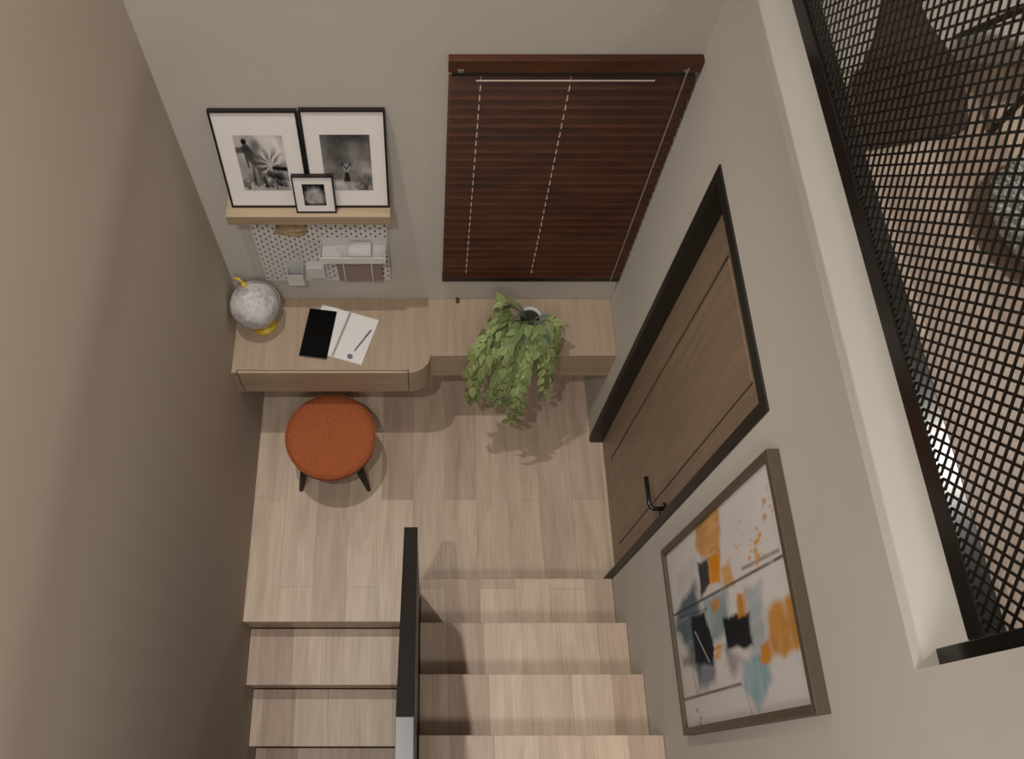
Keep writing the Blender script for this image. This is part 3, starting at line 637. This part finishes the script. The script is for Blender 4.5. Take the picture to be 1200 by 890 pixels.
# ------------------------------------------------------------------ painting on the right wall
pt = thing('abstract_painting', 'abstract painting in a bronze frame with orange, black and teal patches, right of the door', 'painting', (W, -1.68, 1.203))
ay0, ay1, az0, az1 = -1.996, -1.364, 1.203, 2.264      # outer frame
b = BM(); bt = 0.022; fx = W - 0.034
box(b, fx, W - 0.001, ay0, ay1, az0, az0 + bt); box(b, fx, W - 0.001, ay0, ay1, az1 - bt, az1); box(b, fx, W - 0.001, ay0, ay0 + bt, az0 + bt, az1 - bt); box(b, fx, W - 0.001, ay1 - bt, ay1, az0 + bt, az1 - bt)
obj('frame', b, M_artfr, pt, bevel=0.0015)
b = BM(); box(b, W - 0.020, W - 0.002, ay0 + bt, ay1 - bt, az0 + bt, az1 - bt); obj('canvas', b, M_mat, pt)
POLY = [('bg', [(0.151, 0.089), (0.141, 0.332), (0.275, 0.313), (0.294, 0.072)], (0.60, 0.58, 0.60), .05, .5),
 ('t', [(0.354, 0.055), (0.262, 0.277), (0.617, 0.294), (0.765, 0.194), (0.567, 0.084), (0.444, 0.006)], (0.07, 0.125, 0.165), .05, .92),
 ('t', [(0.387, 0.321), (0.403, 0.565), (0.604, 0.531), (0.607, 0.334)], (0.25, 0.36, 0.40), .04, .85),
 ('g', [(0.446, 0.691), (0.457, 0.813), (0.732, 0.786), (0.735, 0.665)], (0.30, 0.36, 0.40), .04, .75),
 ('k', [(0.433, 0.187), (0.444, 0.324), (0.655, 0.381), (0.727, 0.337), (0.686, 0.177)], (0.012, 0.015, 0.025), .02, 1),
 ('b', [(0.687, 0.184), (0.706, 0.367), (0.809, 0.348), (0.827, 0.177)], (0.05, 0.085, 0.15), .04, .7),
 ('k', [(0.538, 0.484), (0.562, 0.7), (0.707, 0.679), (0.684, 0.474)], (0.014, 0.014, 0.018), .02, 1),
 ('g', [(0.655, 0.46), (0.748, 0.575), (0.819, 0.509), (0.743, 0.468)], (0.28, 0.24, 0.26), .04, .7),
 ('t', [(0.75, 0.581), (0.747, 0.782), (0.863, 0.766), (0.975, 0.652), (0.878, 0.568)], (0.20, 0.37, 0.44), .04, .85),
 ('o', [(-0.03, 0.366), (0.0, 0.589), (0.224, 0.549), (0.178, 0.38), (0.102, 0.335)], (0.62, 0.31, 0.06), .025, .9),
 ('o', [(0.196, 0.414), (0.217, 0.544), (0.357, 0.511), (0.332, 0.394)], (0.66, 0.25, 0.015), .02, 1),
 ('o', [(0.289, 0.531), (0.285, 0.621), (0.406, 0.627), (0.408, 0.531)], (0.70, 0.34, 0.04), .03, .9),
 ('k', [(0.189, 0.326), (0.199, 0.424), (0.329, 0.409), (0.372, 0.306)], (0.02, 0.025, 0.04), .02, .95),
 ('o', [(0.413, 0.389), (0.429, 0.484), (0.477, 0.46), (0.482, 0.405)], (0.68, 0.29, 0.03), .02, .9),
 ('o', [(0.459, 0.628), (0.464, 0.692), (0.574, 0.672), (0.571, 0.611)], (0.68, 0.28, 0.02), .02, .95),
 ('o', [(0.637, 0.379), (0.635, 0.449), (0.706, 0.412), (0.707, 0.36)], (0.66, 0.27, 0.02), .02, .9),
 ('o', [(0.586, 0.82), (0.564, 0.895), (0.569, 1.03), (0.788, 1.03), (0.786, 0.795)], (0.60, 0.27, 0.035), .03, .95),
 ('o', [(0.714, 0.74), (0.717, 0.803), (0.808, 0.787), (0.798, 0.724)], (0.66, 0.24, 0.015), .02, .95),
 ('n', [(0.615, 0.026), (0.622, 0.154), (0.692, 0.167), (0.679, 0.044)], (0.18, 0.10, 0.06), .04, .7)]
def poly_sd(X, Y, P):
    inside = np.zeros(X.shape, bool); d = np.full(X.shape, 9.0); n = len(P)
    for i in range(n):
        (x0, y0), (x1, y1) = P[i], P[(i + 1) % n]
        d = np.minimum(d, seg_d(X, Y, (x0, y0), (x1, y1)))
        c = ((y0 > Y) != (y1 > Y)) & (X < (x1 - x0) * (Y - y0) / (y1 - y0 + 1e-9) + x0); inside ^= c
    return np.where(inside, -d, d)
def art(X, Y):
    wob = (fnoise(X, Y, 10, 16, 31) - 0.5); wob2 = (fnoise(X, Y, 10, 16, 32) - 0.5)
    base = 0.66 + 0.10 * (fnoise(X, Y, 4, 5, 33) - 0.5)
    c = np.stack([base, base * 0.955, base * 0.945], 2)
    pk = (soft(np.hypot(X - 0.85, Y - 0.85), 0.35, 0.4) * 0.10)[..., None]; c = c * (1 - pk) + np.array([0.62, 0.60, 0.64]) * pk
    bg = (soft(np.hypot(X - 0.85, Y - 0.2), 0.35, 0.4) * 0.35)[..., None]; c = c * (1 - bg) + np.array([0.62, 0.55, 0.48]) * bg
    for i, (k, P, col, e, op) in enumerate(POLY):
        sd = poly_sd(X + wob * 0.05, Y + wob2 * 0.05, P)
        m = np.clip(0.5 - sd / e, 0, 1) * op
        stv = fnoise(X, Y, 26, 4, 40 + i) if i % 2 else fnoise(X, Y, 4, 30, 40 + i)
        m = m * np.clip(1.0 + 1.5 * (stv - 0.42), 0, 1) if k in 'tgbo' else m
        var = (0.55 + 0.75 * fnoise(X, Y, 6, 8, 60 + i))[..., None]
        c = c * (1 - m[..., None]) + np.array(col) * var * m[..., None]
    def stroke(a, b_, w, col, op):
        nonlocal c
        m = (soft(seg_d(X, Y + wob * 0.0, a, b_), w, w) * op * np.clip(0.4 + 1.4 * fnoise(X, Y, 20, 20, 90), 0, 1))[..., None]; c = c * (1 - m) + np.array(col) * m
    stroke((0.368, 0.0), (0.413, 1.0), 0.007, (0.05, 0.05, 0.06), 0.9); stroke((0.847, 0.0), (0.852, 0.55), 0.007, (0.07, 0.06, 0.06), 0.85)
    stroke((0.36, 0.70), (0.38, 0.95), 0.008, (0.14, 0.11, 0.10), 0.7); stroke((0.40, 0.06), (0.44, 0.36), 0.006, (0.05, 0.06, 0.08), 0.6)
    stroke((0.52, 0.21), (0.70, 0.31), 0.004, (0.6, 0.58, 0.55), 0.8); stroke((0.45, 0.10), (0.85, 0.15), 0.008, (0.10, 0.14, 0.17), 0.35)
    stroke((0.86, 0.57), (1.0, 0.60), 0.006, (0.3, 0.42, 0.48), 0.6)
    r = np.random.RandomState(5)
    for cx, cy, n, s, col in ((0.30, 0.82, 26, 0.045, (0.66, 0.30, 0.05)), (0.17, 0.93, 12, 0.04, (0.55, 0.33, 0.12)), (0.68, 0.42, 10, 0.03, (0.7, 0.68, 0.66)), (0.92, 0.14, 5, 0.03, (0.2, 0.15, 0.12)), (0.24, 0.70, 8, 0.04, (0.66, 0.32, 0.06))):
        for k in range(n):
            x, y = cx + r.randn() * s, cy + r.randn() * s * 0.7; rad = abs(r.randn()) * 0.005 + 0.003
            m = (soft(np.hypot(X - x, (Y - y)), rad, 0.006) * 0.85)[..., None]; c = c * (1 - m) + np.array(col) * m
    return c
painted('picture', pt, (W - 0.0205, ay1 - bt, az0 + bt), (0, -(ay1 - ay0 - 2 * bt), 0), (0, 0, az1 - az0 - 2 * bt), 150, 240, art, M_print)

# ------------------------------------------------------------------ mesh railing of the upper floor
rl = thing('mesh_railing', 'black steel railing filled with diamond mesh standing on the white ledge', 'railing', (1.895, -1.0, UP))
mx0, mx1 = 1.873, 1.916; RT = 3.66
b = BM(); box(b, mx0, mx1, -1.907, -0.004, 2.738, 2.786); obj('bottom_rail', b, M_blackg, rl, bevel=0.003)
b = BM(); box(b, mx0, mx1, -1.907, -0.004, RT, RT + 0.045); obj('top_rail', b, M_blackg, rl, bevel=0.003)
for y0, y1 in ((-1.938, -1.907),):
    b = BM(); box(b, mx0, mx1, y0, y1, UP + 0.001, RT + 0.045); obj('post', b, M_blackg, rl, bevel=0.002)
b = BM(); xm = 1.8795; pY, pZ = 0.0283, 0.0348; ya_, yb_, za_, zb_ = -1.907, -0.004, 2.786, RT
k_ = pZ / pY
def clipseg(c, sgn):
    # z = za + sgn*k*(y-ya) + c
    pts = []
    for y in (ya_, yb_):
        z = za_ + sgn * k_ * (y - ya_) + c
        if za_ - 1e-9 <= z <= zb_ + 1e-9: pts.append((y, z))
    for z in (za_, zb_):
        y = ya_ + (z - za_ - c) / (sgn * k_)
        if ya_ < y < yb_: pts.append((y, z))
    pts = sorted(set((round(p[0], 5), round(p[1], 5)) for p in pts))
    return (pts[0], pts[-1]) if len(pts) >= 2 else None
Ly = yb_ - ya_; Lz = zb_ - za_
def bar(A, B, x, w=0.0050, t=0.0028):
    (y0, z0), (y1, z1) = A, B; d = Vector((0, y1 - y0, z1 - z0)); L = d.length
    if L < 0.004: return
    d.normalize(); n = Vector((0, -d.z, d.y))
    vs = []
    for y, z in (A, B):
        for sx, sn in ((-1, -1), (1, -1), (1, 1), (-1, 1)): vs.append(b.verts.new(Vector((x + sx * t / 2, y, z)) + n * (sn * w / 2)))
    for f_ in ((0, 1, 5, 4), (1, 2, 6, 5), (2, 3, 7, 6), (3, 0, 4, 7)): b.faces.new([vs[i] for i in f_])
c = -k_ * Ly
while c < Lz:
    s = clipseg(c, 1)
    if s: bar(s[0], s[1], xm - 0.0009)
    c += pZ
c = 0.0
while c < Lz + k_ * Ly:
    s = clipseg(c, -1)
    if s: bar(s[0], s[1], xm + 0.0009)
    c += pZ
obj('mesh_panel', b, M_blackg, rl)

# ------------------------------------------------------------------ upper room seen through the mesh
b = BM(); prism(b, [(2.01, -0.02), (2.01, -0.45), (2.36, -0.42), (3.3, -0.42), (3.3, -0.02)], UP + 0.0005, UP + 0.012)
tag(obj('floor_rug', b, M_rug, base=(2.6, -0.2, UP), bevel=0.003), 'pale wool rug on the upper floor along the back wall, behind the mesh', 'rug')
b = BM(); prism(b, [(2.020, -0.715), (2.15, -0.69), (2.285, -0.655), (2.312, -0.55), (2.316, -0.41), (2.285, -0.285), (2.276, -0.12), (2.263, -0.06), (2.196, -0.05), (2.187, -0.17), (2.138, -0.31), (2.075, -0.43), (2.026, -0.50)], UP + 0.0125, UP + 0.021)  # thin dark brown tapering sheet on the upper floor
tag(obj('dark_floor_shape', b, M_dkbrown, base=(2.2, -0.4, UP + 0.0125), bevel=0.004), 'dark brown tapering hide rug overlapping the pale rug behind the mesh', 'rug')
pf = thing('floor_cushion', 'fluffy white and grey wool cushion on the upper floor near the right picture edge', 'cushion', (2.445, -0.95, UP))
b = BM(); bd = BM(); r2 = random.Random(4)
lathe(b, [(0, 0.002), (0.15, 0.002), (0.185, 0.02), (0.195, 0.045), (0.18, 0.07), (0.14, 0.088), (0.07, 0.098), (0, 0.10)], (2.445, -0.95, UP), 40)
for k in range(900):
    a = r2.uniform(0, 2 * math.pi); ph = math.asin(r2.uniform(0.0, 1.0))
    n = Vector((math.cos(a) * math.cos(ph), math.sin(a) * math.cos(ph), math.sin(ph)))
    p = Vector((2.445, -0.95, UP + 0.04)) + Vector((n.x * 0.185, n.y * 0.185, n.z * 0.056))
    q = n + Vector((r2.uniform(-.6, .6), r2.uniform(-.6, .6), r2.uniform(0, .6))); q.normalize()
    tube(b, [p, p + q * 0.012, p + q * 0.024 + Vector((0, 0, -0.003))], [0.008, 0.007, 0.002], 5)
obj('cover', b, M_fluff, pf, smooth=True); bd.free()
# small dark side table whose legs show at the right edge
tbx, tby = 2.54, -0.49
st2 = thing('side_table', 'small dark wooden side table with thin splayed legs behind the mesh', 'table', (tbx, tby, UP))
b = BM(); lathe(b, [(0, 0.285), (0.10, 0.285), (0.105, 0.29), (0.105, 0.302), (0.10, 0.307), (0, 0.307)], (tbx, tby, UP), 40); obj('table_top', b, M_dkwood, st2)
for a in (45, 135, 225, 315):
    ca, sa = math.cos(math.radians(a)), math.sin(math.radians(a))
    z0 = UP + (0.0125 if sa > 0 else 0.001)
    b = BM(); tube(b, [(tbx + 0.07 * ca, tby + 0.07 * sa, UP + 0.285), (tbx + 0.27 * ca, tby + 0.23 * sa, z0)], [0.012, 0.008], 10); obj('leg', b, M_dkwood, st2, smooth=True)
# ceiling lamps (above the frame)
for x, y, r, lb in ((0.20, -0.46, 0.055, 'round recessed ceiling lamp above the landing'), (0.43, -2.08, 0.055, 'round recessed ceiling lamp above the stairs'), (3.25, -0.85, 0.085, 'round recessed ceiling lamp of the upper room')):
    t = thing('ceiling_lamp', lb, 'lamp', (x, y, CEIL))
    b = BM(); lathe(b, [(r, 0), (r + 0.02, 0), (r + 0.02, -0.012), (r, -0.012), (r, 0)], (x, y, CEIL), 32); obj('ring', b, M_white, t)
    b = BM(); lathe(b, [(0, -0.008), (r, -0.008), (r, -0.002), (0, -0.002)], (x, y, CEIL), 32); obj('diffuser', b, M_lamp, t)
t = thing('fill_panel', 'square flat ceiling lamp above the upper part of the stairs', 'lamp', (0.95, -3.35, CEIL))  # housing added around the fill light, out of view
b = BM(); px, py, hw, hh = 0.95, -3.35, 0.40, 0.30
box(b, px - hw - 0.02, px + hw + 0.02, py - hh - 0.02, py - hh, CEIL - 0.025, CEIL - 0.001); box(b, px - hw - 0.02, px + hw + 0.02, py + hh, py + hh + 0.02, CEIL - 0.025, CEIL - 0.001)
box(b, px - hw - 0.02, px - hw, py - hh, py + hh, CEIL - 0.025, CEIL - 0.001); box(b, px + hw, px + hw + 0.02, py - hh, py + hh, CEIL - 0.025, CEIL - 0.001)
obj('frame', b, M_white, t)
b = BM(); box(b, px - hw, px + hw, py - hh, py + hh, CEIL - 0.018, CEIL - 0.006); obj('diffuser', b, M_lamp, t)
